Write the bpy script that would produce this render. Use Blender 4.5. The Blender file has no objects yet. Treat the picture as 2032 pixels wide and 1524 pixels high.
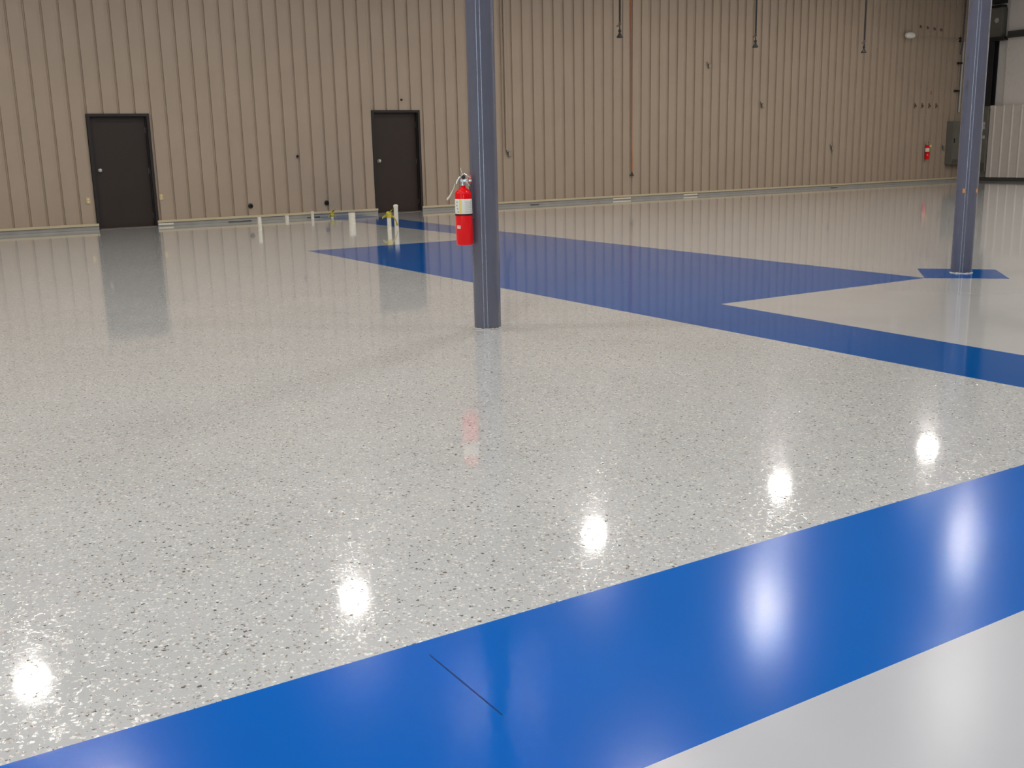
import bpy, bmesh, math, random
from mathutils import Vector, Matrix

C = bpy.context.scene.collection
SC = bpy.context.scene
PI = math.pi

# ------------------------------------------------------------------ camera
cam_d = bpy.data.cameras.new('camera')
cam_d.sensor_fit = 'HORIZONTAL'
cam_d.sensor_width = 36.0
cam_d.lens = 37.042
cam_d.clip_end = 200
cam = bpy.data.objects.new('camera', cam_d)
C.objects.link(cam)
CR = Vector((0.84536544, -0.53374133, -0.02185115))
CU = Vector((0.13539331, 0.17451406, 0.97530174))
CF = Vector((0.51674551, 0.82744489, -0.21979316))
CP = Vector((-0.0051, -0.0073, 1.4252))
cam.matrix_world = Matrix(((CR.x, CU.x, -CF.x, CP.x), (CR.y, CU.y, -CF.y, CP.y), (CR.z, CU.z, -CF.z, CP.z), (0, 0, 0, 1)))
SC.camera = cam

# ------------------------------------------------------------------ world, exposure
SKY = 13.0
LAMP = 104.0
w = bpy.data.worlds.new('daylight')
SC.world = w
w.use_nodes = True
bg = w.node_tree.nodes['Background']
bg.inputs['Color'].default_value = (0.66, 0.82, 1.0, 1)
bg.inputs['Strength'].default_value = SKY
SC.view_settings.view_transform = 'Standard'
SC.view_settings.look = 'None'
SC.view_settings.gamma = 1
SC.view_settings.exposure = 0.0
SC.view_settings.use_curve_mapping = False
SC.cycles.use_adaptive_sampling = False
SC.cycles.use_denoising = True
SC.cycles.denoising_input_passes = 'RGB_ALBEDO_NORMAL'
SC.cycles.denoising_prefilter = 'ACCURATE'
SC.cycles.caustics_reflective = False
SC.cycles.caustics_refractive = False
SC.cycles.sample_clamp_indirect = 4.0
SC.cycles.max_bounces = 6
SC.cycles.diffuse_bounces = 4

D = 22.164            # the ribbed back wall
X0, X1 = -10.0, 32.0  # left and right walls
Y0 = -12.0            # front wall, behind the camera
ZC = 8.2              # ceiling

# daylight openings: one in the front wall, one in the left wall (behind / beside the camera)
FW = (-7.75, -6.25, 0.0, 5.8)      # x0 x1 z0 z1
LW = (-1.2, -0.1, 0.0, 5.6)      # y0 y1 z0 z1


def portal(name, loc, rot, sx, sy):
    l = bpy.data.lights.new(name, 'AREA')
    l.shape = 'RECTANGLE'
    l.size, l.size_y = sx, sy
    l.cycles.is_portal = True
    o = bpy.data.objects.new(name, l)
    o.location, o.rotation_euler = loc, rot
    C.objects.link(o)


portal('daylight_portal', ((FW[0] + FW[1]) / 2, Y0 - 0.28, (FW[2] + FW[3]) / 2), (PI / 2, 0, 0), FW[1] - FW[0], FW[3] - FW[2])
portal('daylight_portal', (X0 - 0.28, (LW[0] + LW[1]) / 2, (LW[2] + LW[3]) / 2), (PI / 2, 0, -PI / 2), LW[1] - LW[0], LW[3] - LW[2])


# ------------------------------------------------------------------ helpers
def srgb(r, g, b):
    f = lambda c: (c / 255 / 12.92) if c / 255 <= 0.04045 else ((c / 255 + 0.055) / 1.055) ** 2.4
    return (f(r), f(g), f(b), 1)


def mat(name, col, rough=0.5, metal=0.0, noise=0.0, scale=8.0, bump=0.0, bscale=60.0, spec=0.5, emit=None):
    m = bpy.data.materials.new(name)
    m.use_nodes = True
    nt = m.node_tree
    b = nt.nodes['Principled BSDF']
    b.inputs['Base Color'].default_value = col
    b.inputs['Roughness'].default_value = rough
    b.inputs['Metallic'].default_value = metal
    b.inputs['Specular IOR Level'].default_value = spec
    if emit:
        b.inputs['Emission Color'].default_value = emit[0]
        b.inputs['Emission Strength'].default_value = emit[1]
    tc = nt.nodes.new('ShaderNodeTexCoord')
    if noise:
        n = nt.nodes.new('ShaderNodeTexNoise')
        n.inputs['Scale'].default_value = scale
        n.inputs['Detail'].default_value = 4
        nt.links.new(tc.outputs['Object'], n.inputs['Vector'])
        mx = nt.nodes.new('ShaderNodeMix')
        mx.data_type = 'RGBA'
        mx.blend_type = 'MULTIPLY'
        mx.inputs['Factor'].default_value = 1
        mx.inputs['A'].default_value = col
        r = nt.nodes.new('ShaderNodeMapRange')
        r.inputs['From Min'].default_value = 0.3
        r.inputs['From Max'].default_value = 0.7
        r.inputs['To Min'].default_value = 1 - noise
        r.inputs['To Max'].default_value = 1 + noise
        nt.links.new(n.outputs['Fac'], r.inputs['Value'])
        nt.links.new(r.outputs['Result'], mx.inputs['B'])
        nt.links.new(mx.outputs['Result'], b.inputs['Base Color'])
    if bump:
        n2 = nt.nodes.new('ShaderNodeTexNoise')
        n2.inputs['Scale'].default_value = bscale
        n2.inputs['Detail'].default_value = 2
        nt.links.new(tc.outputs['Object'], n2.inputs['Vector'])
        bp = nt.nodes.new('ShaderNodeBump')
        bp.inputs['Strength'].default_value = 1
        bp.inputs['Distance'].default_value = bump
        nt.links.new(n2.outputs['Fac'], bp.inputs['Height'])
        nt.links.new(bp.outputs['Normal'], b.inputs['Normal'])
    return m


def obj(name, bm, m, parent=None, smooth=False, loc=None, label=None):
    me = bpy.data.meshes.new(name)
    bmesh.ops.recalc_face_normals(bm, faces=bm.faces[:])
    bm.to_mesh(me)
    bm.free()
    for mm in (m if isinstance(m, (list, tuple)) else [m]):
        me.materials.append(mm)
    if smooth:
        me.polygons.foreach_set('use_smooth', [True] * len(me.polygons))
        me.set_sharp_from_angle(angle=math.radians(40))
    o = bpy.data.objects.new(name, me)
    C.objects.link(o)
    if parent:
        o.parent = parent
    if loc:
        o.location = loc
    if label:
        o['label'] = label
    return o


def thing(name, label, cat, loc=(0, 0, 0), rz=0.0, group=None, kind=None):
    o = bpy.data.objects.new(name, None)
    o.empty_display_size = 0.1
    C.objects.link(o)
    o.location = loc
    o.rotation_euler = (0, 0, rz)
    tag(o, label, cat, group, kind)
    return o


def tag(o, label, cat, group=None, kind=None):
    o['label'] = label
    o['category'] = cat
    if group:
        o['group'] = group
    if kind:
        o['kind'] = kind
    return o


def dup(root, loc, rz=None, label=None, group=None):
    r = root.copy()
    C.objects.link(r)
    r.location = loc
    if rz is not None:
        r.rotation_euler = (0, 0, rz)
    if label:
        r['label'] = label
    if group:
        r['group'] = group
    for ch in list(root.children):
        c = ch.copy()
        C.objects.link(c)
        c.parent = r
        for g in ch.children:
            d = g.copy()
            C.objects.link(d)
            d.parent = c
    return r


def box(bm, x0, x1, y0, y1, z0, z1, bevel=0.0):
    r = bmesh.ops.create_cube(bm, size=1)
    vs = r['verts']
    bmesh.ops.scale(bm, vec=(x1 - x0, y1 - y0, z1 - z0), verts=vs)
    bmesh.ops.translate(bm, vec=((x0 + x1) / 2, (y0 + y1) / 2, (z0 + z1) / 2), verts=vs)
    if bevel:
        es = list({e for v in vs for e in v.link_edges})
        bmesh.ops.bevel(bm, geom=es, offset=bevel, segments=2, affect='EDGES', profile=0.5)


def boxes(*bs, bevel=0.0):
    bm = bmesh.new()
    for b in bs:
        box(bm, *b, bevel=bevel)
    return bm


def lathe(bm, prof, seg=24, loc=(0, 0, 0), axis='z', a0=0.0, a1=2 * PI):
    """prof: (radius, height) from the bottom to the top, revolved about an axis through loc."""
    full = abs(a1 - a0 - 2 * PI) < 1e-6
    n = seg if full else seg + 1
    rings = []
    for (r, h) in prof:
        ring = []
        for i in range(n):
            a = a0 + (a1 - a0) * i / seg
            p = (r * math.cos(a), r * math.sin(a), h)
            if axis == 'y':
                p = (p[0], -h, p[1])
            elif axis == 'x':
                p = (h, p[0], p[1])
            ring.append(bm.verts.new((p[0] + loc[0], p[1] + loc[1], p[2] + loc[2])))
        rings.append(ring)
    for a, b in zip(rings, rings[1:]):
        for i in range(n if full else n - 1):
            j = (i + 1) % n
            bm.faces.new((a[i], a[j], b[j], b[i]))
    if full:
        if prof[0][0] > 1e-6:
            bm.faces.new(rings[0][::-1])
        if prof[-1][0] > 1e-6:
            bm.faces.new(rings[-1])
    bmesh.ops.remove_doubles(bm, verts=[v for r in rings for v in r], dist=1e-6)


def lathed(prof, seg=24, **k):
    bm = bmesh.new()
    lathe(bm, prof, seg, **k)
    return bm


def tube(bm, pts, r, seg=10):
    pts = [Vector(p) for p in pts]
    rings = []
    ref = None
    for i, p in enumerate(pts):
        t = (pts[min(i + 1, len(pts) - 1)] - pts[max(i - 1, 0)]).normalized()
        if ref is None:
            ref = Vector((1, 0, 0)) if abs(t.x) < 0.9 else Vector((0, 1, 0))
        u = (ref - t * ref.dot(t)).normalized()
        ref = u
        v = t.cross(u)
        rr = r[i] if isinstance(r, (list, tuple)) else r
        rings.append([bm.verts.new(p + u * rr * math.cos(2 * PI * k / seg) + v * rr * math.sin(2 * PI * k / seg)) for k in range(seg)])
    for a, b in zip(rings, rings[1:]):
        for k in range(seg):
            bm.faces.new((a[k], a[(k + 1) % seg], b[(k + 1) % seg], b[k]))
    bm.faces.new(rings[0][::-1])
    bm.faces.new(rings[-1])


def tubed(pts, r, seg=10):
    bm = bmesh.new()
    tube(bm, pts, r, seg)
    return bm


def prism(poly, z0, z1):
    bm = bmesh.new()
    a = [bm.verts.new((x, y, z0)) for x, y in poly]
    b = [bm.verts.new((x, y, z1)) for x, y in poly]
    n = len(poly)
    bm.faces.new(a[::-1])
    bm.faces.new(b)
    for i in range(n):
        bm.faces.new((a[i], a[(i + 1) % n], b[(i + 1) % n], b[i]))
    for ax in (0, 1):
        lo, hi = min(p[ax] for p in poly), max(p[ax] for p in poly)
        q = math.ceil((lo + 0.3) / 3.0) * 3.0
        while q < hi - 0.3:
            co, no = [0, 0, 0], [0, 0, 0]
            co[ax], no[ax] = q, 1
            bmesh.ops.bisect_plane(bm, geom=bm.verts[:] + bm.edges[:] + bm.faces[:], plane_co=co, plane_no=no, dist=1e-5)
            q += 3.0
    return bm


def ribbon(bm, pts, wid, th=0.002):
    """A strip of tape: (point, sideways direction) pairs."""
    rows = []
    for p, s in pts:
        p, s = Vector(p), Vector(s).normalized() * wid / 2
        rows.append((bm.verts.new(p - s), bm.verts.new(p + s)))
    for a, b in zip(rows, rows[1:]):
        bm.faces.new((a[0], a[1], b[1], b[0]))
    fs = [f for f in bm.faces]
    return fs


# ------------------------------------------------------------------ floor coatings
def floor_mat(name, col, rough, bump=0.0004, bscale=25.0, flakes=False, spec=0.5, coat=0.0):
    m = bpy.data.materials.new(name)
    m.use_nodes = True
    nt = m.node_tree
    N, L = nt.nodes, nt.links
    b = N['Principled BSDF']
    b.inputs['Roughness'].default_value = rough
    b.inputs['IOR'].default_value = 1.5
    b.inputs['Coat Weight'].default_value = coat
    b.inputs['Coat Roughness'].default_value = rough
    b.inputs['Specular IOR Level'].default_value = spec
    tc = N.new('ShaderNodeTexCoord')
    pos = tc.outputs['Object']

    def noise(scale, detail=3):
        n = N.new('ShaderNodeTexNoise')
        n.inputs['Scale'].default_value = scale
        n.inputs['Detail'].default_value = detail
        L.new(pos, n.inputs['Vector'])
        return n.outputs['Fac']

    def rng(v, a, c, d, e):
        r = N.new('ShaderNodeMapRange')
        for k, x in zip(('From Min', 'From Max', 'To Min', 'To Max'), (a, c, d, e)):
            r.inputs[k].default_value = x
        L.new(v, r.inputs['Value'])
        return r.outputs['Result']

    def mul(a, col_a, fac):
        mx = N.new('ShaderNodeMix')
        mx.data_type = 'RGBA'
        mx.blend_type = 'MULTIPLY'
        mx.inputs['Factor'].default_value = 1
        if a is None:
            mx.inputs['A'].default_value = col_a
        else:
            L.new(a, mx.inputs['A'])
        L.new(fac, mx.inputs['B'])
        return mx.outputs['Result']

    def math2(op, a, c):
        n = N.new('ShaderNodeMath')
        n.operation = op
        for i, v in enumerate((a, c)):
            if isinstance(v, (int, float)):
                n.inputs[i].default_value = v
            else:
                L.new(v, n.inputs[i])
        return n.outputs[0]

    out = mul(None, col, rng(noise(1.3), 0.3, 0.7, 0.965, 1.035))
    height = noise(bscale, 2)
    dist = bump
    if flakes:
        hs = []
        for k, (scale, dens, off, ramp) in enumerate((
                (62.0, 0.52, 0.0, [(0.0, (0.86, 0.85, 0.80, 1)), (0.40, (0.66, 0.63, 0.57, 1)), (0.56, (0.36, 0.31, 0.26, 1)), (0.70, (0.13, 0.115, 0.10, 1)), (0.82, (0.80, 0.79, 0.75, 1))]),
                (95.0, 0.36, 3.7, [(0.0, (0.80, 0.78, 0.73, 1)), (0.45, (0.50, 0.47, 0.43, 1)), (0.66, (0.15, 0.13, 0.115, 1)), (0.80, (0.40, 0.36, 0.31, 1))]))):
            mp = N.new('ShaderNodeMapping')
            mp.inputs['Location'].default_value = (off, off * 0.7, 0)
            mp.inputs['Rotation'].default_value = (0, 0, 0.4 + off)
            L.new(pos, mp.inputs['Vector'])
            wob = N.new('ShaderNodeTexNoise')
            wob.inputs['Scale'].default_value = scale * 1.5
            L.new(mp.outputs['Vector'], wob.inputs['Vector'])
            ad = N.new('ShaderNodeMixRGB')
            ad.blend_type = 'LINEAR_LIGHT'
            ad.inputs['Fac'].default_value = 0.012
            L.new(mp.outputs['Vector'], ad.inputs['Color1'])
            L.new(wob.outputs['Color'], ad.inputs['Color2'])
            v = N.new('ShaderNodeTexVoronoi')
            v.voronoi_dimensions = '2D'
            v.distance = 'MINKOWSKI'
            v.inputs['Exponent'].default_value = 1.25
            v.inputs['Scale'].default_value = scale
            L.new(ad.outputs['Color'], v.inputs['Vector'])
            sep = N.new('ShaderNodeSeparateColor')
            L.new(v.outputs['Color'], sep.inputs['Color'])
            # a chip: cells whose random number is under the density; its radius is random too
            on = math2('LESS_THAN', sep.outputs['Red'], dens)
            rad = rng(sep.outputs['Green'], 0, 1, 0.16, 0.42)
            ins = math2('LESS_THAN', v.outputs['Distance'], rad)
            mask = math2('MULTIPLY', on, ins)
            cr = N.new('ShaderNodeValToRGB')
            cr.color_ramp.interpolation = 'CONSTANT'
            els = cr.color_ramp.elements
            els[0].position, els[0].color = ramp[0]
            els[1].position, els[1].color = ramp[1]
            for p, c in ramp[2:]:
                e = els.new(p)
                e.color = c
            L.new(sep.outputs['Blue'], cr.inputs['Fac'])
            mx = N.new('ShaderNodeMix')
            mx.data_type = 'RGBA'
            L.new(mask, mx.inputs['Factor'])
            L.new(out, mx.inputs['A'])
            L.new(cr.outputs['Color'], mx.inputs['B'])
            out = mx.outputs['Result']
            # chips sit slightly proud under the clear coat, each a little differently
            soft = N.new('ShaderNodeMapRange')
            soft.interpolation_type = 'SMOOTHSTEP'
            L.new(v.outputs['Distance'], soft.inputs['Value'])
            soft.inputs['From Min'].default_value = 0.05
            soft.inputs['From Max'].default_value = 0.5
            soft.inputs['To Min'].default_value = 1
            soft.inputs['To Max'].default_value = 0
            proud = math2('LESS_THAN', sep.outputs['Red'], dens * 0.8)
            hs.append(math2('MULTIPLY', math2('MULTIPLY', proud, soft.outputs['Result']), sep.outputs['Green']))
        height = math2('ADD', math2('ADD', hs[0], math2('MULTIPLY', hs[1], 0.6)), math2('MULTIPLY', height, 0.03))
    L.new(out, b.inputs['Base Color'])
    bp = N.new('ShaderNodeBump')
    bp.inputs['Strength'].default_value = 1
    bp.inputs['Distance'].default_value = dist
    L.new(height, bp.inputs['Height'])
    L.new(bp.outputs['Normal'], b.inputs['Normal'])
    L.new(bp.outputs['Normal'], b.inputs['Coat Normal'])
    return m


M = {}
M['flake'] = floor_mat('flake_epoxy', (0.555, 0.565, 0.565, 1), 0.05, bump=0.0004, bscale=40.0, flakes=True, coat=0.6)
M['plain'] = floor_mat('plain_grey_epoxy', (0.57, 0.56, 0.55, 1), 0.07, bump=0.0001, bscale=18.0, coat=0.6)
M['plain_near'] = floor_mat('satin_grey_epoxy_daylit', (0.475, 0.49, 0.53, 1), 0.24, bump=0.0002, bscale=18.0)  # near copy of the plain grey, cool daylight tint put into its colour
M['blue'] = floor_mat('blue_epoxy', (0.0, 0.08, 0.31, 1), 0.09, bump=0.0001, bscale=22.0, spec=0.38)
M['blue_near'] = floor_mat('blue_epoxy_lit', (0.0, 0.115, 0.49, 1), 0.175, bump=0.0003, bscale=22.0, spec=0.25)  # same paint as the far blue, brighter near light put into its colour
M['joint'] = mat('blue_joint', (0.0, 0.03, 0.15, 1), 0.5, spec=0.1)
M['concrete'] = mat('concrete', (0.4, 0.39, 0.37, 1), 0.8, noise=0.15, scale=2)
M['taupe'] = mat('taupe_ribbed_panel', (0.358, 0.279, 0.211, 1), 0.55, noise=0.03, scale=1.5)
M['taupe_fit'] = mat('taupe_fitting', (0.30, 0.245, 0.195, 1), 0.5)
M['back'] = mat('wall_backing', (0.15, 0.13, 0.11, 1), 0.8)
M['shellwall'] = mat('white_insulation', (0.55, 0.54, 0.52, 1), 0.7, noise=0.05, scale=0.7)
M['liner'] = mat('pale_liner_panel', (0.57, 0.52, 0.475, 1), 0.55, noise=0.03)
M['insul'] = mat('pale_insulation', (0.68, 0.635, 0.60, 1), 0.6, noise=0.03)
M['ceil'] = mat('ceiling_insulation', (0.17, 0.168, 0.162, 1), 0.75, noise=0.05, scale=0.5)
M['cream'] = mat('cream_trim', (0.52, 0.44, 0.29, 1), 0.4)
M['curb'] = mat('grey_curb', (0.30, 0.29, 0.27, 1), 0.35, noise=0.1, scale=3)
M['darkjoint'] = mat('dark_gap', (0.03, 0.028, 0.026, 1), 0.7)
M['door'] = mat('dark_brown_door', (0.023, 0.0122, 0.0085, 1), 0.5, noise=0.06, scale=3)
M['frame'] = mat('dark_brown_frame', (0.015, 0.011, 0.010, 1), 0.45)
M['chrome'] = mat('satin_metal', (0.72, 0.71, 0.66, 1), 0.3, metal=1)
M['hinge'] = mat('hinge_metal', (0.20, 0.17, 0.14, 1), 0.45, metal=1)
M['column'] = mat('grey_blue_column_paint', (0.115, 0.118, 0.155, 1), 0.11, noise=0.04, scale=5, bump=0.00018, bscale=9)
M['grout'] = mat('white_grout', (0.44, 0.42, 0.38, 1), 0.7, noise=0.2, scale=40)
M['orange'] = mat('orange_marker', (0.60, 0.25, 0.06, 1), 0.5)
M['rust'] = mat('rust_stain', (0.085, 0.075, 0.09, 1), 0.7, noise=0.3, scale=20)
M['red'] = mat('red_enamel', (0.82, 0.003, 0.006, 1), 0.16, spec=0.3)
M['darkred'] = mat('dark_red_enamel', (0.25, 0.006, 0.010, 1), 0.3)
M['black'] = mat('black_rubber', (0.012, 0.010, 0.010, 1), 0.5)
M['blacksteel'] = mat('black_primer_steel', (0.012, 0.011, 0.012, 1), 0.5)
M['darksteel'] = mat('dark_girt_steel', (0.045, 0.045, 0.042, 1), 0.5)
M['white'] = mat('white_plastic', (0.75, 0.74, 0.68, 1), 0.4)
M['pvc'] = mat('white_pvc', (0.70, 0.66, 0.56, 1), 0.35, noise=0.05, scale=20)
M['yellow'] = mat('yellow_tape', (0.50, 0.42, 0.04, 1), 0.4, noise=0.2, scale=30)
M['lab_yellow'] = mat('yellow_print', (0.78, 0.62, 0.16, 1), 0.4)
M['lab_grey'] = mat('grey_print', (0.40, 0.36, 0.36, 1), 0.5)
M['tan'] = mat('tan_plate', (0.52, 0.39, 0.20, 1), 0.5)
M['cord'] = mat('orange_cord', (0.42, 0.12, 0.03, 1), 0.45)
M['cabinet'] = mat('grey_cabinet', (0.135, 0.13, 0.11, 1), 0.5, noise=0.08, scale=4)
M['cabinet_dark'] = mat('grey_cabinet_edge', (0.08, 0.078, 0.068, 1), 0.5)
M['conduit'] = mat('light_grey_conduit', (0.42, 0.44, 0.43, 1), 0.35)
M['sticker'] = mat('pale_sticker', (0.45, 0.42, 0.42, 1), 0.5)
M['brown'] = mat('brown_stub', (0.09, 0.05, 0.03, 1), 0.5)
M['pinktag'] = mat('faded_red_tag', (0.32, 0.14, 0.11, 1), 0.6)
M['alu'] = mat('lamp_reflector', (0.8, 0.8, 0.78, 1), 0.3, metal=1)
M['lampglow'] = mat('lamp_lens', (0.85, 0.85, 0.83, 1), 0.4)
lamp_light = bpy.data.lights.new('lamp_light', 'AREA')
lamp_light.shape = 'DISK'
lamp_light.size = 0.46
lamp_light.color = (1.0, 0.965, 0.91)
lamp_light.spread = math.radians(166)
lamp_light.energy = LAMP

# ------------------------------------------------------------------ floor
floor = obj('floor', boxes((X0 - 0.3, X1 + 0.3, Y0 - 0.3, D + 0.3, -0.3, -0.006)), M['concrete'])
tag(floor, 'glossy epoxy coated concrete floor in grey and blue', 'floor', kind='structure')
YN0, YN1 = 1.712, 2.585
A, B_, Cc, Dd = (5.64, YN1), (6.46, YN1), (6.59, 6.97), (9.43, 6.95)
E_, F_, G_, H_, I_ = (9.60, 15.5), (9.93, D + 0.25), (8.78, D + 0.25), (8.80, 14.60), (5.70, 14.70)
obj('flake_area', prism([(X0, YN1), A, I_, H_, G_, (X0, D + 0.25)], -0.006, 0), M['flake'], floor, label='grey flake epoxy scattered with white, tan and black chips')
obj('plain_area', prism([B_, (X1, YN1), (X1, D + 0.25), F_, E_, Dd, Cc], -0.006, 0), M['plain'], floor, label='plain grey epoxy beyond the blue stripe')
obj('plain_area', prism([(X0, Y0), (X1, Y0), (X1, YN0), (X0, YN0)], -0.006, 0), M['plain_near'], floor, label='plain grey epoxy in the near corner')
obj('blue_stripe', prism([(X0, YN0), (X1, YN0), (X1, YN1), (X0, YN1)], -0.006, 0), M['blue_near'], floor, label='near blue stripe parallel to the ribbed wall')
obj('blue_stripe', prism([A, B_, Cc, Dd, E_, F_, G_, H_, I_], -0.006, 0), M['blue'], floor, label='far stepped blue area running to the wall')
obj('blue_pad', prism([(10.054, 7.523), (10.566, 6.911), (9.983, 6.365), (9.411, 6.943)], -0.004, 0.0012), M['blue'], floor, label='blue diamond pad around the far column')
# control joint telegraphing through the near stripe
obj('floor_joint', boxes((-0.0022, 0.0022, -0.20, 0.20, -0.002, 0.0006)), M['joint'], floor, loc=(1.259, 2.30, 0), label='fine crack line across the near blue stripe')

# ------------------------------------------------------------------ doors' places, back wall
D1 = (4.262, 5.452, 2.225)     # x0 x1 head
D2 = (10.295, 11.505, 2.285)
RIB0, PITCH = 3.055, 0.3048


def rib_profile():
    """(x offset within one pitch, depth) of the groove; the groove is centred at 0."""
    return [(-0.085, 0.0), (-0.024, 0.020), (-0.012, 0.034), (0.014, 0.034), (0.022, 0.0)]


wall_back = obj('wall_back', boxes((X0 - 0.3, X1 + 0.3, D + 0.16, D + 0.3, -0.02, ZC)), M['back'])
tag(wall_back, 'tall taupe ribbed metal wall at the back of the hall', 'wall', kind='structure')


def panel(i0, n):
    """One sheet: n ribs from groove number i0, cut round the doors."""
    xa = RIB0 + (i0 - 0.5) * PITCH
    pts = [(xa, 0.0)]
    for k in range(n):
        xc = RIB0 + (i0 + k) * PITCH
        pts += [(xc + dx, d) for dx, d in rib_profile()]
    pts.append((xa + n * PITCH, 0.0))
    # clip to the room, and add stations at the doors' edges
    st = [p for p in pts if X0 <= p[0] <= X1]
    for lim in (X0, X1):
        if pts[0][0] < lim < pts[-1][0]:
            st.append((lim, 0.0))
    cuts = [D1[0], D1[1], D2[0], D2[1]]
    for c in cuts:
        if pts[0][0] < c < pts[-1][0]:
            for (x0, d0), (x1, d1) in zip(pts, pts[1:]):
                if x0 <= c <= x1 and x1 > x0:
                    st.append((c, d0 + (d1 - d0) * (c - x0) / (x1 - x0)))
                    break
    st.sort()
    if len(st) < 2:
        return None
    bm = bmesh.new()
    th = 0.004
    for (x0, d0), (x1, d1) in zip(st, st[1:]):
        if x1 - x0 < 1e-6:
            continue
        mid = (x0 + x1) / 2
        z0 = 0.06
        for dd in (D1, D2):
            if dd[0] < mid < dd[1]:
                z0 = dd[2]
        q = [bm.verts.new((x0, D + d0, z0)), bm.verts.new((x1, D + d1, z0)), bm.verts.new((x1, D + d1, ZC)), bm.verts.new((x0, D + d0, ZC))]
        bm.faces.new(q)
    bmesh.ops.remove_doubles(bm, verts=bm.verts[:], dist=1e-5)
    bmesh.ops.solidify(bm, geom=bm.faces[:], thickness=-th)
    return bm


i = -43
while RIB0 + (i - 0.5) * PITCH < X1:
    bm = panel(i, 3)
    if bm:
        obj('panel', bm, M['taupe'], wall_back)
    i += 3

# base of the wall: grey curb under a cream trim strip, broken at the doors
for k, (xa, xb) in enumerate(((X0, D1[0] + 0.02), (D1[1] - 0.03, D2[0] + 0.04), (D2[1] - 0.03, X1))):
    bb = thing('baseboard_back', ['grey curb with cream strip at wall foot, left of near door', 'grey curb with cream strip at wall foot, between the two doors', 'long grey curb with cream strip at wall foot, right of far door'][k], 'baseboard', ((xa + xb) / 2, D, 0), kind='structure')
    h = (xb - xa) / 2
    obj('curb', boxes((-h, h, -0.035, 0.16, 0, 0.072), bevel=0.004), M['curb'], bb)
    obj('trim_strip', boxes((-h, h, -0.055, 0.02, 0.072, 0.118), bevel=0.004), M['cream'], bb)
    pats = {1: [(-h + 0.01, 0.30)], 2: [(17.05 - 11.475 - h, 0.58), (19.46 - 11.475 - h, 0.5)]}.get(k, [])
    for px, wd in pats:
        obj('white_patch', boxes((px, px + wd, -0.042, -0.02, 0.022, 0.058)), M['pvc'], bb)
    gaps = {1: [(1.45, 0.5), (3.2, 0.3)], 2: [(13.8 - h, 0.3), (3.0 - h, 0.25)]}.get(k, [])
    for px, wd in gaps:
        obj('dark_gap', boxes((px - (h if k == 1 else 0), px - (h if k == 1 else 0) + wd, -0.037, -0.02, 0.004, 0.018)), M['darkjoint'], bb)


# ------------------------------------------------------------------ doors
def door(name, d, label):
    x0, x1, zt = d
    wd = x1 - x0
    t = thing(name, label, 'door', (x0, D, 0), kind='structure')
    jw = 0.055
    obj('door_frame', boxes((0, jw, -0.022, 0.155, 0, zt), (wd - jw, wd, -0.022, 0.155, 0, zt), (jw, wd - jw, -0.022, 0.155, zt - jw, zt),
                            (jw, jw + 0.02, 0.03, 0.075, 0, zt - jw), (wd - jw - 0.02, wd - jw, 0.03, 0.075, 0, zt - jw)), M['frame'], t)
    leaf = obj('door_leaf', boxes((jw + 0.004, wd - jw - 0.004, 0.08, 0.125, 0.012, zt - jw - 0.004), bevel=0.003), M['door'], t)
    obj('threshold', boxes((jw, wd - jw, -0.02, 0.155, 0, 0.014), bevel=0.003), M['hinge'], t)
    kn = lathed([(0.033, 0), (0.033, 0.008), (0.012, 0.012), (0.012, 0.04), (0.024, 0.046), (0.034, 0.058), (0.035, 0.068), (0.028, 0.08), (0.0, 0.085)], 20, axis='y', loc=(0, 0, 0))
    obj('door_knob', kn, M['chrome'], t, smooth=True, loc=(0.165, 0.081, zt * 0.5 + 0.03), label='round satin metal door knob')
    for hz in (0.22, zt * 0.5, zt - 0.32):
        bm = boxes((-0.006, 0.03, 0, 0.006, -0.055, 0.055))
        lathe(bm, [(0.008, -0.058), (0.008, 0.058)], 10, loc=(0.03, -0.002, 0))
        obj('hinge', bm, M['hinge'], t, loc=(wd - jw - 0.03, 0.074, hz))
    return t


door('door_1', D1, 'dark brown flush door in the ribbed wall, nearer left one')
door('door_2', D2, 'dark brown flush door beside the column, behind the pipe stubs')

# ------------------------------------------------------------------ right wall: pale insulation above a ribbed liner
wall_right = obj('wall_right', boxes((X1, X1 + 0.3, Y0 - 0.3, D + 0.3, -0.02, ZC)), M['insul'])
tag(wall_right, 'pale side wall with ribbed lower liner at far right', 'wall', kind='structure')
yl = 21.34
k = 0
while yl > 10.0:
    bm = bmesh.new()
    n = 3
    st = [(0, 0)]
    for q in range(n):
        st += [(q * 0.31 + 0.12, 0), (q * 0.31 + 0.145, 0.03), (q * 0.31 + 0.17, 0.03), (q * 0.31 + 0.195, 0)]
    st.append((n * 0.31, 0))
    for (a, d0), (b, d1) in zip(st, st[1:]):
        bm.faces.new([bm.verts.new((-0.32 - d0, -a, 0.115)), bm.verts.new((-0.32 - d1, -b, 0.115)), bm.verts.new((-0.32 - d1, -b, 2.36)), bm.verts.new((-0.32 - d0, -a, 2.36))])
    bmesh.ops.remove_doubles(bm, verts=bm.verts[:], dist=1e-5)
    bmesh.ops.solidify(bm, geom=bm.faces[:], thickness=0.004)
    obj('liner_panel', bm, M['liner'], wall_right, loc=(X1, yl, 0))
    yl -= n * 0.31
obj('liner_cap', boxes((X1 - 0.335, X1, yl, 21.34, 2.36, 2.372)), M['liner'], wall_right)
obj('base_angle', boxes((X1 - 0.33, X1, yl, 22.0, 0.0, 0.105)), M['darksteel'], wall_right)
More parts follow.
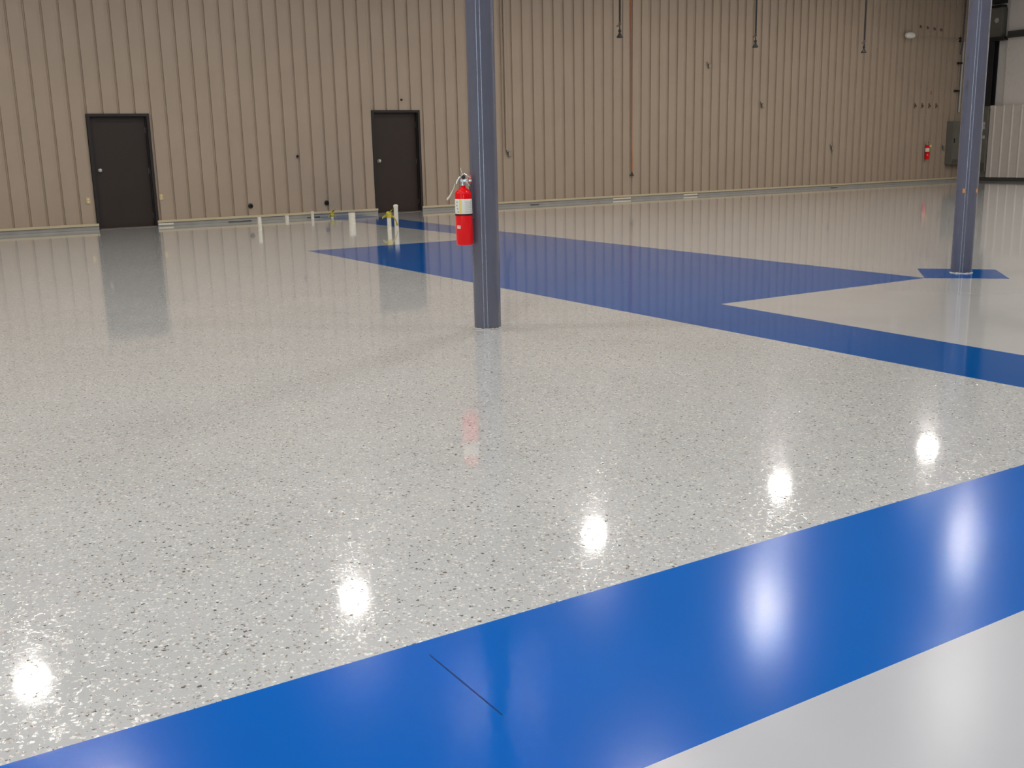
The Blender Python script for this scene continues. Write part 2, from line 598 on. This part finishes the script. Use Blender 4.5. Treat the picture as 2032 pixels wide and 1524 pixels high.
for (z0, z1) in ((4.46, 4.62),):
    obj('girt', boxes((X1 - 0.24, X1, 8.0, 21.0, z0, z1), (X1 - 0.26, X1 - 0.24, 20.4, 21.0, z0 - 0.05, z0 + 0.02)), M['darksteel'], wall_right, label='dark horizontal steel girt')
obj('insulation_panel', boxes((X1 - 0.12, X1, 8.0, 21.05, 2.374, 4.46), (X1 - 0.12, X1, 8.0, 21.05, 4.62, ZC)), M['insul'], wall_right)

# other shell walls and ceiling, behind and above the camera
wl = obj('wall_left', boxes((X0 - 0.3, X0, Y0 - 0.3, LW[0], -0.02, ZC), (X0 - 0.3, X0, LW[1], D + 0.3, -0.02, ZC), (X0 - 0.3, X0, LW[0], LW[1], LW[3], ZC)), M['shellwall'])
tag(wl, 'white insulated side wall with a tall opening, out of view', 'wall', kind='structure')
wf = obj('wall_front', boxes((X0, FW[0], Y0 - 0.3, Y0, -0.02, ZC), (FW[1], X1, Y0 - 0.3, Y0, -0.02, ZC), (FW[0], FW[1], Y0 - 0.3, Y0, FW[3], ZC)), M['shellwall'])
tag(wf, 'white insulated wall with a tall opening behind the viewer', 'wall', kind='structure')
ce = obj('ceiling', boxes((X0 - 0.3, X1 + 0.3, Y0 - 0.3, D + 0.3, ZC, ZC + 0.3)), M['ceil'])
tag(ce, 'pale insulated roof underside high above the hall', 'ceiling', kind='structure')


# ------------------------------------------------------------------ columns
def column(x, y, label):
    t = thing('steel_column', label, 'column', (x, y, 0))
    obj('pipe', lathed([(0.1085, 0.0), (0.1085, ZC)], 64), M['column'], t, smooth=True)
    bm = bmesh.new()
    rnd = random.Random(int(x * 10))
    seg = 40
    a = []
    b = []
    for s in range(seg):
        an = 2 * PI * s / seg
        ro = 0.116 + rnd.uniform(-0.005, 0.008)
        a.append(bm.verts.new((ro * math.cos(an), ro * math.sin(an), 0.0015)))
        b.append(bm.verts.new((0.1086 * math.cos(an), 0.1086 * math.sin(an), 0.006 + rnd.uniform(0, 0.009))))
    for s in range(seg):
        bm.faces.new((a[s], a[(s + 1) % seg], b[(s + 1) % seg], b[s]))
    obj('grout_ring', bm, M['grout'], t, smooth=True, label='rough white sealant ring at the foot')
    return t


c1 = column(4.30, 7.235, 'grey blue round steel column carrying the near fire extinguisher')
c2 = column(10.069, 6.983, 'grey blue round steel column on the blue diamond pad')


def on_col(t, px_dir, z):
    """A point of the column's surface, by angle from the direction to the camera."""
    d = Vector((CP.x - t.location.x, CP.y - t.location.y, 0)).normalized()
    a = math.atan2(d.y, d.x) + px_dir
    return a


# far column: welded splice, rust smears and two orange markers
sp = obj('splice_ring', lathed([(0.1088, -0.006), (0.1115, 0), (0.1088, 0.006)], 48), M['column'], c2, smooth=True, loc=(0, 0, 3.06))
for ang, z, hw, hh in ((-0.28, 0.87, 0.11, 0.022), (1.05, 0.87, 0.12, 0.02)):
    a = on_col(c2, ang, z)
    obj('orange_marker', lathed([(0.1093, z - hh), (0.1093, z + hh)], 6, a0=a - hw, a1=a + hw), M['orange'], c2, label='small orange marker dot')
for ang, z, hw, hh in ((-0.95, 2.75, 0.12, 0.10), (-0.7, 1.93, 0.12, 0.05), (-0.85, 2.2, 0.07, 0.03), (0.3, 2.98, 0.1, 0.05)):
    a = on_col(c2, ang, z)
    obj('rust_smear', lathed([(0.1090, z - hh), (0.1090, z + hh)], 6, a0=a - hw, a1=a + hw), M['rust'], c2)


# ------------------------------------------------------------------ fire extinguishers (local -Y faces the viewer, base at z = 0)
def extinguisher(loc, rz, label):
    t = thing('fire_extinguisher', label, 'fire extinguisher', loc, rz, 'wall and column fire extinguishers')
    R = 0.066
    obj('cylinder', lathed([(0.045, 0.004), (0.058, 0.0), (0.0635, 0.003), (R, 0.008), (R, 0.375), (0.0655, 0.385), (0.062, 0.402), (0.052, 0.418), (0.036, 0.430), (0.022, 0.437), (0.0185, 0.442), (0.0185, 0.462)], 40), M['red'], t, smooth=True)
    lab = obj('label_sheet', lathed([(R + 0.0006, 0.240), (R + 0.0012, 0.242), (R + 0.0012, 0.352), (R + 0.0006, 0.354)], 30, a0=-PI / 2 - 2.2, a1=-PI / 2 + 1.6), M['white'], t, smooth=True, label='white instruction label')
    obj('yellow_stripe', lathed([(R + 0.0018, 0.243), (R + 0.0018, 0.351)], 4, a0=-PI / 2 - 0.52, a1=-PI / 2 - 0.24), M['lab_yellow'], lab)
    # grey print: pictogram bars to the left, lines of text to the right
    for zz in (0.255, 0.27, 0.285, 0.30, 0.315, 0.33):
        obj('text_line', lathed([(R + 0.0018, zz), (R + 0.0018, zz + 0.003)], 8, a0=-PI / 2 + 0.15, a1=-PI / 2 + 1.1), M['lab_grey'], lab)
    for zz, aa in ((0.325, -0.95), (0.30, -1.0), (0.275, -0.9), (0.252, -0.8)):
        obj('pictogram', lathed([(R + 0.0018, zz), (R + 0.0018, zz + 0.012)], 4, a0=-PI / 2 + aa, a1=-PI / 2 + aa + 0.22), M['lab_grey'], lab)
    obj('bracket_strap', lathed([(R + 0.0025, 0.226), (R + 0.0025, 0.238)], 40), M['black'], t, smooth=True)
    sm = obj('brand_plate', lathed([(R + 0.0008, 0.128), (R + 0.0008, 0.152)], 6, a0=-PI / 2 - 0.95, a1=-PI / 2 - 0.45), M['white'], t, label='small white sticker with red lines')
    bm = bmesh.new()
    lathe(bm, [(R + 0.0014, 0.139), (R + 0.0014, 0.143)], 5, a0=-PI / 2 - 0.90, a1=-PI / 2 - 0.5)
    obj('sticker_line', bm, M['red'], sm)
    # valve, levers, gauge, pin, hose
    v = obj('valve', lathed([(0.020, 0.455), (0.020, 0.47), (0.015, 0.473), (0.015, 0.51), (0.019, 0.512), (0.019, 0.528), (0.010, 0.532), (0.0, 0.533)], 20), M['chrome'], t, smooth=True)
    bm = boxes((-0.018, 0.046, -0.030, 0.0, 0.482, 0.505), bevel=0.003)
    lathe(bm, [(0.011, 0), (0.011, 0.02)], 14, axis='x', loc=(0.046, -0.012, 0.492))
    obj('valve_outlet', bm, M['chrome'], t, smooth=True)
    bm = bmesh.new()
    for pts, r in (([(-0.008, 0, 0.530), (0.012, 0, 0.543), (0.035, 0, 0.530), (0.062, 0, 0.512)], 0.008), ):
        tube(bm, pts, r, 8)
    obj('squeeze_lever', bm, M['chrome'], t, smooth=True)
    obj('carry_handle', tubed([(0.0, 0.0, 0.485), (0.022, 0, 0.486), (0.045, 0, 0.470), (0.05, 0, 0.452)], 0.007, 8), M['chrome'], t, smooth=True)
    obj('spout', tubed([(-0.005, 0, 0.525), (-0.028, -0.004, 0.515), (-0.044, -0.006, 0.492), (-0.050, -0.006, 0.470)], [0.008, 0.008, 0.007, 0.006], 8), M['chrome'], t, smooth=True)
    obj('pressure_gauge', lathed([(0.014, 0), (0.016, 0.002), (0.016, 0.012), (0.012, 0.014), (0.0, 0.0145)], 18, axis='y', loc=(0.004, -0.018, 0.520)), M['black'], t, smooth=True)
    obj('bracket_hook', boxes((0.042, 0.066, 0.0, 0.03, 0.475, 0.535), bevel=0.003), M['red'], t, label='red metal hook behind the valve')
    obj('safety_pin', tubed([(0.0, 0, 0.53), (-0.006, 0, 0.552), (-0.012, -0.002, 0.575), (-0.014, -0.002, 0.592)], 0.0022, 6), M['white'], t)
    obj('bracket_plate', boxes((-0.015, 0.015, R - 0.002, R + 0.020, 0.20, 0.46)), M['column'], t)
    return t


axis1 = Vector((4.30, 7.235, 0))
toc = Vector((CP.x - axis1.x, CP.y - axis1.y, 0)).normalized()
rgt = Vector((CR.x, CR.y, 0)).normalized()
e_pos = axis1 - rgt * 0.163 + toc * 0.107
to_col = (axis1 - e_pos).normalized()
# local +Y (bracket) points to the column; labels are turned to face the viewer by a separate yaw
face = Vector((CP.x - e_pos.x, CP.y - e_pos.y, 0)).normalized()
rz_face = math.atan2(face.y, face.x) + PI / 2
e1 = extinguisher((e_pos.x, e_pos.y, 0.683), rz_face, 'red fire extinguisher with white label hung on near grey column')
for ch in e1.children:
    if ch.name.startswith('bracket_plate'):
        ch.rotation_euler = (0, 0, math.atan2(to_col.y, to_col.x) - PI / 2 - rz_face)
ex_tag = obj('hang_tag', tubed([(-0.062, 0.0, 0.47), (-0.075, 0.0, 0.43), (-0.10, 0.004, 0.385), (-0.125, 0.004, 0.352), (-0.128, 0.004, 0.345)], [0.003, 0.003, 0.006, 0.008, 0.003], 6), M['pvc'], e1, label='thin cream tie trailing off to the left')
e2 = dup(e1, (29.62, D - 0.09, 0.73), 0.0, 'red fire extinguisher with yellow tag on the ribbed back wall')
for ch in list(e2.children):
    if ch.name.startswith('bracket_plate'):
        ch.rotation_euler = (0, 0, 0)
    if ch.name.startswith('hang_tag'):
        bpy.data.objects.remove(ch)
obj('inspection_tag', boxes((0.02, 0.10, -0.08, -0.076, 0.385, 0.455)), M['lab_yellow'], e2, label='yellow paper inspection tag')


# ------------------------------------------------------------------ pipe stubs standing out of the floor
def stub(x, y, r, h, label, cap=False, tape=0, lean=0.0, group='white pipe stubs in the floor'):
    t = thing('pipe_stub', label, 'pipe', (x, y, 0), 0.0, group)
    if cap:
        prof = [(r, 0), (r, h - 0.05), (r * 1.12, h - 0.05), (r * 1.12, h - 0.015), (r * 0.7, h), (0, h + 0.004)]
    else:
        prof = [(r, 0), (r, h), (r * 0.86, h), (r * 0.86, h - 0.05), (0, h - 0.05)]
    obj('pipe', lathed(prof, 24), M['pvc'], t, smooth=True)
    if tape:
        rnd = random.Random(int(x * 100))
        bm = lathed([(r * 1.12, h - 0.09), (r * 1.25, h - 0.06), (r * 1.15, h - 0.03), (r * 1.3, h - 0.01), (r * 0.9, h + 0.02), (0, h + 0.03)], 14)
        for v in bm.verts:
            v.co += Vector((rnd.uniform(-1, 1), rnd.uniform(-1, 1), rnd.uniform(-1, 1))) * r * 0.18
        obj('tape_wrap', bm, M['yellow'], t, label='crumpled yellow tape over the pipe end')
        bm = bmesh.new()
        f = tape
        paths = [[((r, 0, h - 0.03), (0, 0.2, 1)), ((r + 0.05 * f, -0.01, h - 0.08), (0.2, 0.4, 1)), ((r + 0.09 * f, -0.03, h - 0.16), (0.6, 0.5, 0.6)), ((r + 0.11 * f, -0.03, h - 0.24 * f), (1, 0.3, 0.2))],
                 [((-r, 0, h - 0.05), (0, 0.2, 1)), ((-r - 0.05 * f, -0.02, h - 0.05), (0.1, 0.3, 1)), ((-r - 0.11 * f, -0.02, h - 0.085), (0.3, 0.4, 1))],
                 [((0, -r, h), (1, 0, 0.2)), ((0.02, -r - 0.02, h + 0.04), (1, 0.3, 0)), ((0.06, -r - 0.01, h + 0.075), (0.7, 0.4, 0.5))]]
        for pth in paths:
            ribbon(bm, pth, 0.045)
        bmesh.ops.solidify(bm, geom=bm.faces[:], thickness=0.002)
        obj('tape_tail', bm, M['yellow'], t, label='loose tail of yellow tape')
    return t


stub(6.615, 19.40, 0.036, 0.24, 'narrow white pipe stub farthest left, nearest door 1')
stub(8.02, 21.75, 0.045, 0.10, 'short low white pipe stub close to the curb')
stub(8.62, 21.80, 0.034, 0.155, 'plain white pipe stub by the curb, left of yellow taped short one')
stub(8.93, 21.45, 0.032, 0.13, 'short white pipe stub topped with yellow tape by the curb', tape=0.6)
stub(8.493, 19.41, 0.068, 0.225, 'widest white pipe stub, standing on the blue stripe edge')
stub(8.487, 17.72, 0.038, 0.29, 'taller white pipe stub with yellow tape tails by far door', tape=1.0)
stub(8.75, 17.96, 0.040, 0.42, 'tallest white pipe stub with rounded cap by far door', cap=True)


# ------------------------------------------------------------------ small fittings on the back wall
WF = D - 0.006
def wall_disc(name, x, z, r, label, cat, m, group=None):
    t = thing(name, label, cat, (x, WF, z), 0, group)
    obj('flange', lathed([(r, -0.001), (r, 0.008), (r * 0.7, 0.014)], 20, axis='y'), m, t, smooth=True)
    obj('pipe_end', lathed([(r * 0.55, 0.0), (r * 0.55, 0.05), (r * 0.4, 0.05), (r * 0.4, 0.015)], 16, axis='y'), M['black'], t, smooth=True)
    return t


wall_disc('pipe_collar', 7.384, 0.315, 0.055, 'dark pipe collar low on wall above the left pipe stubs', 'pipe collar', M['black'], 'dark pipe collars low on the wall')
wall_disc('pipe_collar', 9.112, 0.305, 0.055, 'dark pipe collar low on wall right of the yellow taped stub', 'pipe collar', M['black'], 'dark pipe collars low on the wall')
wall_disc('wall_plug', 8.504, 1.323, 0.028, 'small dark plug at mid height between the two doors', 'plug', M['black'], 'small dark wall plugs')
wall_disc('wall_plug', 11.056, 2.511, 0.024, 'small dark plug just above the far door', 'plug', M['black'], 'small dark wall plugs')


def plate(x, z, label):
    t = thing('outlet_plate', label, 'outlet', (x, WF, z), 0, 'tan outlet plates beside the near door')
    obj('cover', boxes((-0.04, 0.04, -0.009, 0.0, -0.062, 0.062), bevel=0.003), M['tan'], t)
    for dz in (-0.025, 0.025):
        obj('socket', lathed([(0.014, 0.008), (0.014, 0.011), (0, 0.0112)], 12, axis='y', loc=(0, 0, dz)), M['pvc'], t)
    return t


plate(4.135, 0.573, 'tan outlet plate low on the wall, left of the near door')
plate(5.545, 0.582, 'tan outlet plate low on the wall, right of the near door')


def outlet_box(x, z, label, top=None, r=0.018):
    t = thing('junction_box', label, 'junction box', (x, WF, z), 0, 'small junction boxes on the ribbed wall')
    obj('box', boxes((-0.045, 0.045, -0.05, 0.0, -0.055, 0.055), bevel=0.005), M['cabinet'], t)
    obj('cover', boxes((-0.04, 0.04, -0.055, -0.05, -0.05, 0.05)), M['taupe_fit'], t)
    obj('whip', tubed([(-0.045, -0.03, 0.0), (-0.075, -0.035, 0.02), (-0.085, -0.03, 0.06), (-0.08, -0.02, 0.10)], 0.010, 8), M['cabinet_dark'], t, smooth=True)
    if top:
        obj('conduit', tubed([(-0.08, -0.034, 0.09), (-0.08, -0.034, top)], r, 12), M['taupe'], t, smooth=True)
    return t


outlet_box(13.90, 1.25, 'junction box under a tall conduit, right of the near column', top=6.8, r=0.03)
outlet_box(20.32, 3.43, 'junction box high on the wall between the hanging drops')
outlet_box(22.347, 2.40, 'junction box below the middle hanging drop')
outlet_box(25.272, 1.175, 'junction box low on the wall left of the far extinguisher')
outlet_box(30.53, 1.08, 'junction box beside the grey electrical cabinet')

# orange cord hanging down the wall
t = thing('hanging_cord', 'orange cord hanging straight down the ribbed wall', 'cord', (17.66, D - 0.03, 0))
obj('cable', tubed([(-0.03, 0, ZC - 0.02), (-0.035, 0, 6.5), (-0.04, -0.005, 5.0), (-0.01, 0, 3.2), (0.0, 0, 1.6), (0.015, -0.004, 0.66)], 0.016, 10), M['cord'], t, smooth=True)
bm = boxes((-0.05, 0.07, -0.02, 0.015, 0.612, 0.64), bevel=0.006)
lathe(bm, [(0.022, 0.635), (0.018, 0.67), (0.017, 0.70)], 12, loc=(0.015, -0.004, 0))
obj('plug_end', bm, M['black'], t, smooth=True)


# black hose drops from the roof
def drop(x, y, z, label):
    t = thing('hose_drop', label, 'hose', (x, y, z), 0.0, 'black hose drops hanging from the roof')
    obj('hose', tubed([(0.03, 0, ZC - z), (0.015, 0, 2.5), (0, 0, 1.2), (0, 0, 0.27)], 0.019, 12), M['black'], t, smooth=True)
    obj('ferrule', lathed([(0.018, 0.235), (0.026, 0.245), (0.026, 0.275), (0.020, 0.285)], 14), M['brown'], t, smooth=True)
    bm = boxes((-0.075, 0.012, -0.012, 0.012, 0.205, 0.23), bevel=0.004)
    obj('shutoff_lever', bm, M['cabinet_dark'], t)
    obj('coupler', lathed([(0.012, 0.235), (0.012, 0.165), (0.02, 0.16), (0.031, 0.135), (0.031, 0.115), (0.014, 0.10), (0.012, 0.08)], 14), M['black'], t, smooth=True)
    obj('bell', lathed([(0.0, 0.095), (0.022, 0.09), (0.034, 0.065), (0.062, 0.02), (0.064, 0.006), (0.05, 0.0), (0.0, 0.004)], 18), M['black'], t, smooth=True)
    return t


d1 = drop(13.265, 17.0, 3.44, 'black hose drop hanging nearest the orange cord')
dup(d1, (16.898, 17.0, 3.36), label='black hose drop with bell end, middle one between its two neighbours')
dup(d1, (20.32, 17.0, 3.34), label='black hose drop with bell end nearest the far right column')

# arm with a white head, brown stubs and tag by the far corner
t = thing('swing_arm_light', 'small white lamp head on a thin arm high on back wall', 'light', (31.0, WF, 4.44))
obj('arm', tubed([(0.0, -0.03, 0.0), (-0.4, -0.10, 0.0), (-2.45, -0.12, 0.035)], 0.012, 8), M['taupe_fit'], t, smooth=True)
obj('lamp_head', lathed([(0.02, 0.0), (0.075, -0.02), (0.095, -0.14), (0.085, -0.30), (0.045, -0.36), (0.0, -0.37)][::-1], 16, axis='x', loc=(-2.42, -0.12, 0.04)), M['white'], t, smooth=True)
obj('arm_bracket', boxes((-0.03, 0.03, -0.05, 0.0, -0.07, 0.07)), M['blacksteel'], t)


def peg(x, z, label, m, group, h=0.10):
    t = thing('pipe_hook', label, 'hook', (x, WF, z), 0, group)
    obj('back_plate', boxes((-0.022, 0.022, -0.008, 0, -h / 2, h / 2), bevel=0.002), m, t)
    obj('hook', tubed([(0, -0.006, 0.02), (0, -0.05, 0.01), (0, -0.065, -0.02), (0, -0.05, -0.045)], 0.011, 8), m, t, smooth=True)


for q, nm in enumerate(('leftmost', 'second', 'third', 'rightmost')):
    peg(28.99 + q * 0.345, 2.40, nm + ' of the four dark hooks in the lower row above far extinguisher', M['brown'], 'lower row of four dark hooks', 0.16)
    peg(29.02 + q * 0.335, 4.77 - 0.02 * q, nm + ' of the four brown hooks in the upper row above the arm', M['brown'], 'upper row of four brown hooks', 0.09)
tg = thing('wall_tag', 'faded red tag on the wall between the two hook rows', 'tag', (29.75, WF, 2.80))
obj('card', boxes((-0.03, 0.03, -0.006, 0, -0.06, 0.06)), M['pinktag'], tg)

# riser pipe and brackets next to the far column
t = thing('riser_pipe', 'thin dark riser pipe on back wall beside the far column', 'pipe', (31.12, WF - 0.055, 0))
obj('pipe', tubed([(0.02, 0, ZC - 0.02), (0.0, 0, 5.8), (-0.02, 0, 4.3), (-0.10, 0, 4.0)], 0.022, 10), M['rust'], t, smooth=True)
obj('lower_pipe', tubed([(0.05, 0, 4.38), (0.03, 0, 3.5), (0.02, 0, 2.2)], 0.028, 10), M['conduit'], t, smooth=True)
for z, dx in ((5.72, -0.08), (3.72, -0.06), (2.86, -0.12)):
    obj('pipe_clamp', boxes((dx - 0.12, dx + 0.07, -0.03, 0.05, z - 0.03, z + 0.03), bevel=0.004), M['blacksteel'], t)

# electrical cabinets in the corner
t = thing('electrical_cabinet', 'grey electrical cabinet on back wall half hidden by far column', 'cabinet', (31.10, WF, 0.55), 0)
obj('body', boxes((-0.45, 0.45, -0.24, 0.0, 0.0, 1.36), bevel=0.006), M['cabinet'], t)
obj('door', boxes((-0.43, 0.43, -0.256, -0.24, 0.16, 1.33), bevel=0.004), M['cabinet'], t)
obj('lower_cover', boxes((-0.43, 0.43, -0.252, -0.24, 0.03, 0.13), bevel=0.003), M['cabinet_dark'], t)
obj('handle', boxes((-0.40, -0.37, -0.28, -0.256, 0.68, 0.82), bevel=0.004), M['blacksteel'], t)

t = thing('tall_switch_cabinet', 'tall grey switch cabinet with stickers right of the far column', 'cabinet', (X1, 21.68, 0.29))
obj('body', boxes((-0.38, 0.0, -0.32, 0.32, 0.0, 1.98), bevel=0.006), M['cabinet'], t)
obj('door', boxes((-0.396, -0.38, -0.30, 0.30, 0.32, 1.93), bevel=0.004), M['cabinet'], t)
obj('lower_cover', boxes((-0.392, -0.38, -0.30, 0.30, 0.03, 0.28), bevel=0.003), M['cabinet_dark'], t)
obj('warning_dot', lathed([(0.055, -0.0), (0.055, 0.004), (0, 0.0045)][::-1], 18, axis='x', loc=(-0.4005, -0.04, 1.45)), M['orange'], t, label='round orange warning sticker')
obj('dark_plate', boxes((-0.40, -0.396, -0.10, 0.04, 1.58, 1.72)), M['brown'], t)
for y, z in ((-0.20, 1.52), (-0.20, 1.40), (-0.22, 1.10)):
    obj('sticker', boxes((-0.40, -0.396, y - 0.04, y + 0.04, z - 0.05, z + 0.05)), M['sticker'], t, label='pale sticker')
obj('handle', boxes((-0.425, -0.396, 0.04, 0.08, 0.30, 0.62), bevel=0.004), M['conduit'], t)

t = thing('corner_conduit', 'light grey vertical conduit pipe between far column and black post', 'pipe', (X1 - 0.335, 21.655, 0))
obj('pipe', tubed([(0, 0, 2.275), (0, 0, 4.362)], 0.034, 14), M['conduit'], t, smooth=True)
obj('connector', lathed([(0.046, 2.275), (0.046, 2.33), (0.036, 2.36)], 14), M['conduit'], t, smooth=True)

# black steel post rising behind the liner, with the pale wrapped part above the girt
t = thing('steel_post', 'black steel wide flange post rising behind the pale liner', 'post', (X1 - 0.002, 21.58, 0))
obj('shaft', boxes((-0.27, -0.24, -0.17, 0.17, 2.374, 4.44), (-0.04, 0.0, -0.17, 0.17, 2.374, 4.44), (-0.24, -0.04, -0.02, 0.02, 2.374, 4.44)), M['blacksteel'], t)
obj('cap_plate', boxes((-0.34, 0.0, -0.53, 0.34, 4.37, 4.47)), M['blacksteel'], t)
obj('upper_shaft', boxes((-0.27, 0.0, -0.38, 0.17, 4.47, 5.36), bevel=0.01), M['cabinet'], t, label='grey wrapped upper part of the post')
obj('gusset', boxes((-0.29, 0.0, -0.36, 0.10, 5.50, ZC - 0.02), (-0.29, 0.0, -0.34, 0.06, 5.36, 5.44)), M['blacksteel'], t)
obj('reflector', lathed([(0.0, 0.0), (0.075, 0.004), (0.075, 0.01)], 16, axis='x', loc=(-0.282, -0.20, 4.98)), M['sticker'], t, label='oval pale reflector')


# ------------------------------------------------------------------ high bay lamps (reflections of the far rows show in the floor)
def lamp(x, y):
    t = thing('high_bay_lamp', 'round high bay lamp hanging from the roof over the floor', 'lamp', (x, y, 7.0), 0, 'high bay lamps in rows under the roof')
    obj('reflector', lathed([(0.11, 0.30), (0.20, 0.20), (0.25, 0.06), (0.26, 0.0), (0.254, 0.0), (0.244, 0.06), (0.194, 0.194), (0.10, 0.29)], 24), M['alu'], t, smooth=True)
    obj('ballast', lathed([(0.10, 0.30), (0.12, 0.33), (0.12, 0.52), (0.06, 0.56)], 20), M['cabinet'], t, smooth=True)
    obj('lens', lathed([(0.208, 0.132), (0.0, 0.130)], 24), M['lampglow'], t)
    l = bpy.data.objects.new('bulb_light', lamp_light)
    C.objects.link(l)
    l.parent = t
    l.location = (0, 0, 0.004)
    obj('hanger', tubed([(0, 0, 0.55), (0, 0, ZC - 7.0)], 0.010, 6), M['blacksteel'], t)
    return t


proto = None
for yy in (17.75, 12.8, 8.9, 4.4, 0.0):  # last two rows are unseen, added for illumination
    for kx in range(-1, 6):
        xx = 1.62 + 5.76 * kx + (0.22 if 12 < yy < 13 else 0)
        if kx == 5 and yy > 17:
            continue
        if proto is None:
            proto = lamp(xx, yy)
        else:
            dup(proto, (xx, yy, 7.0))
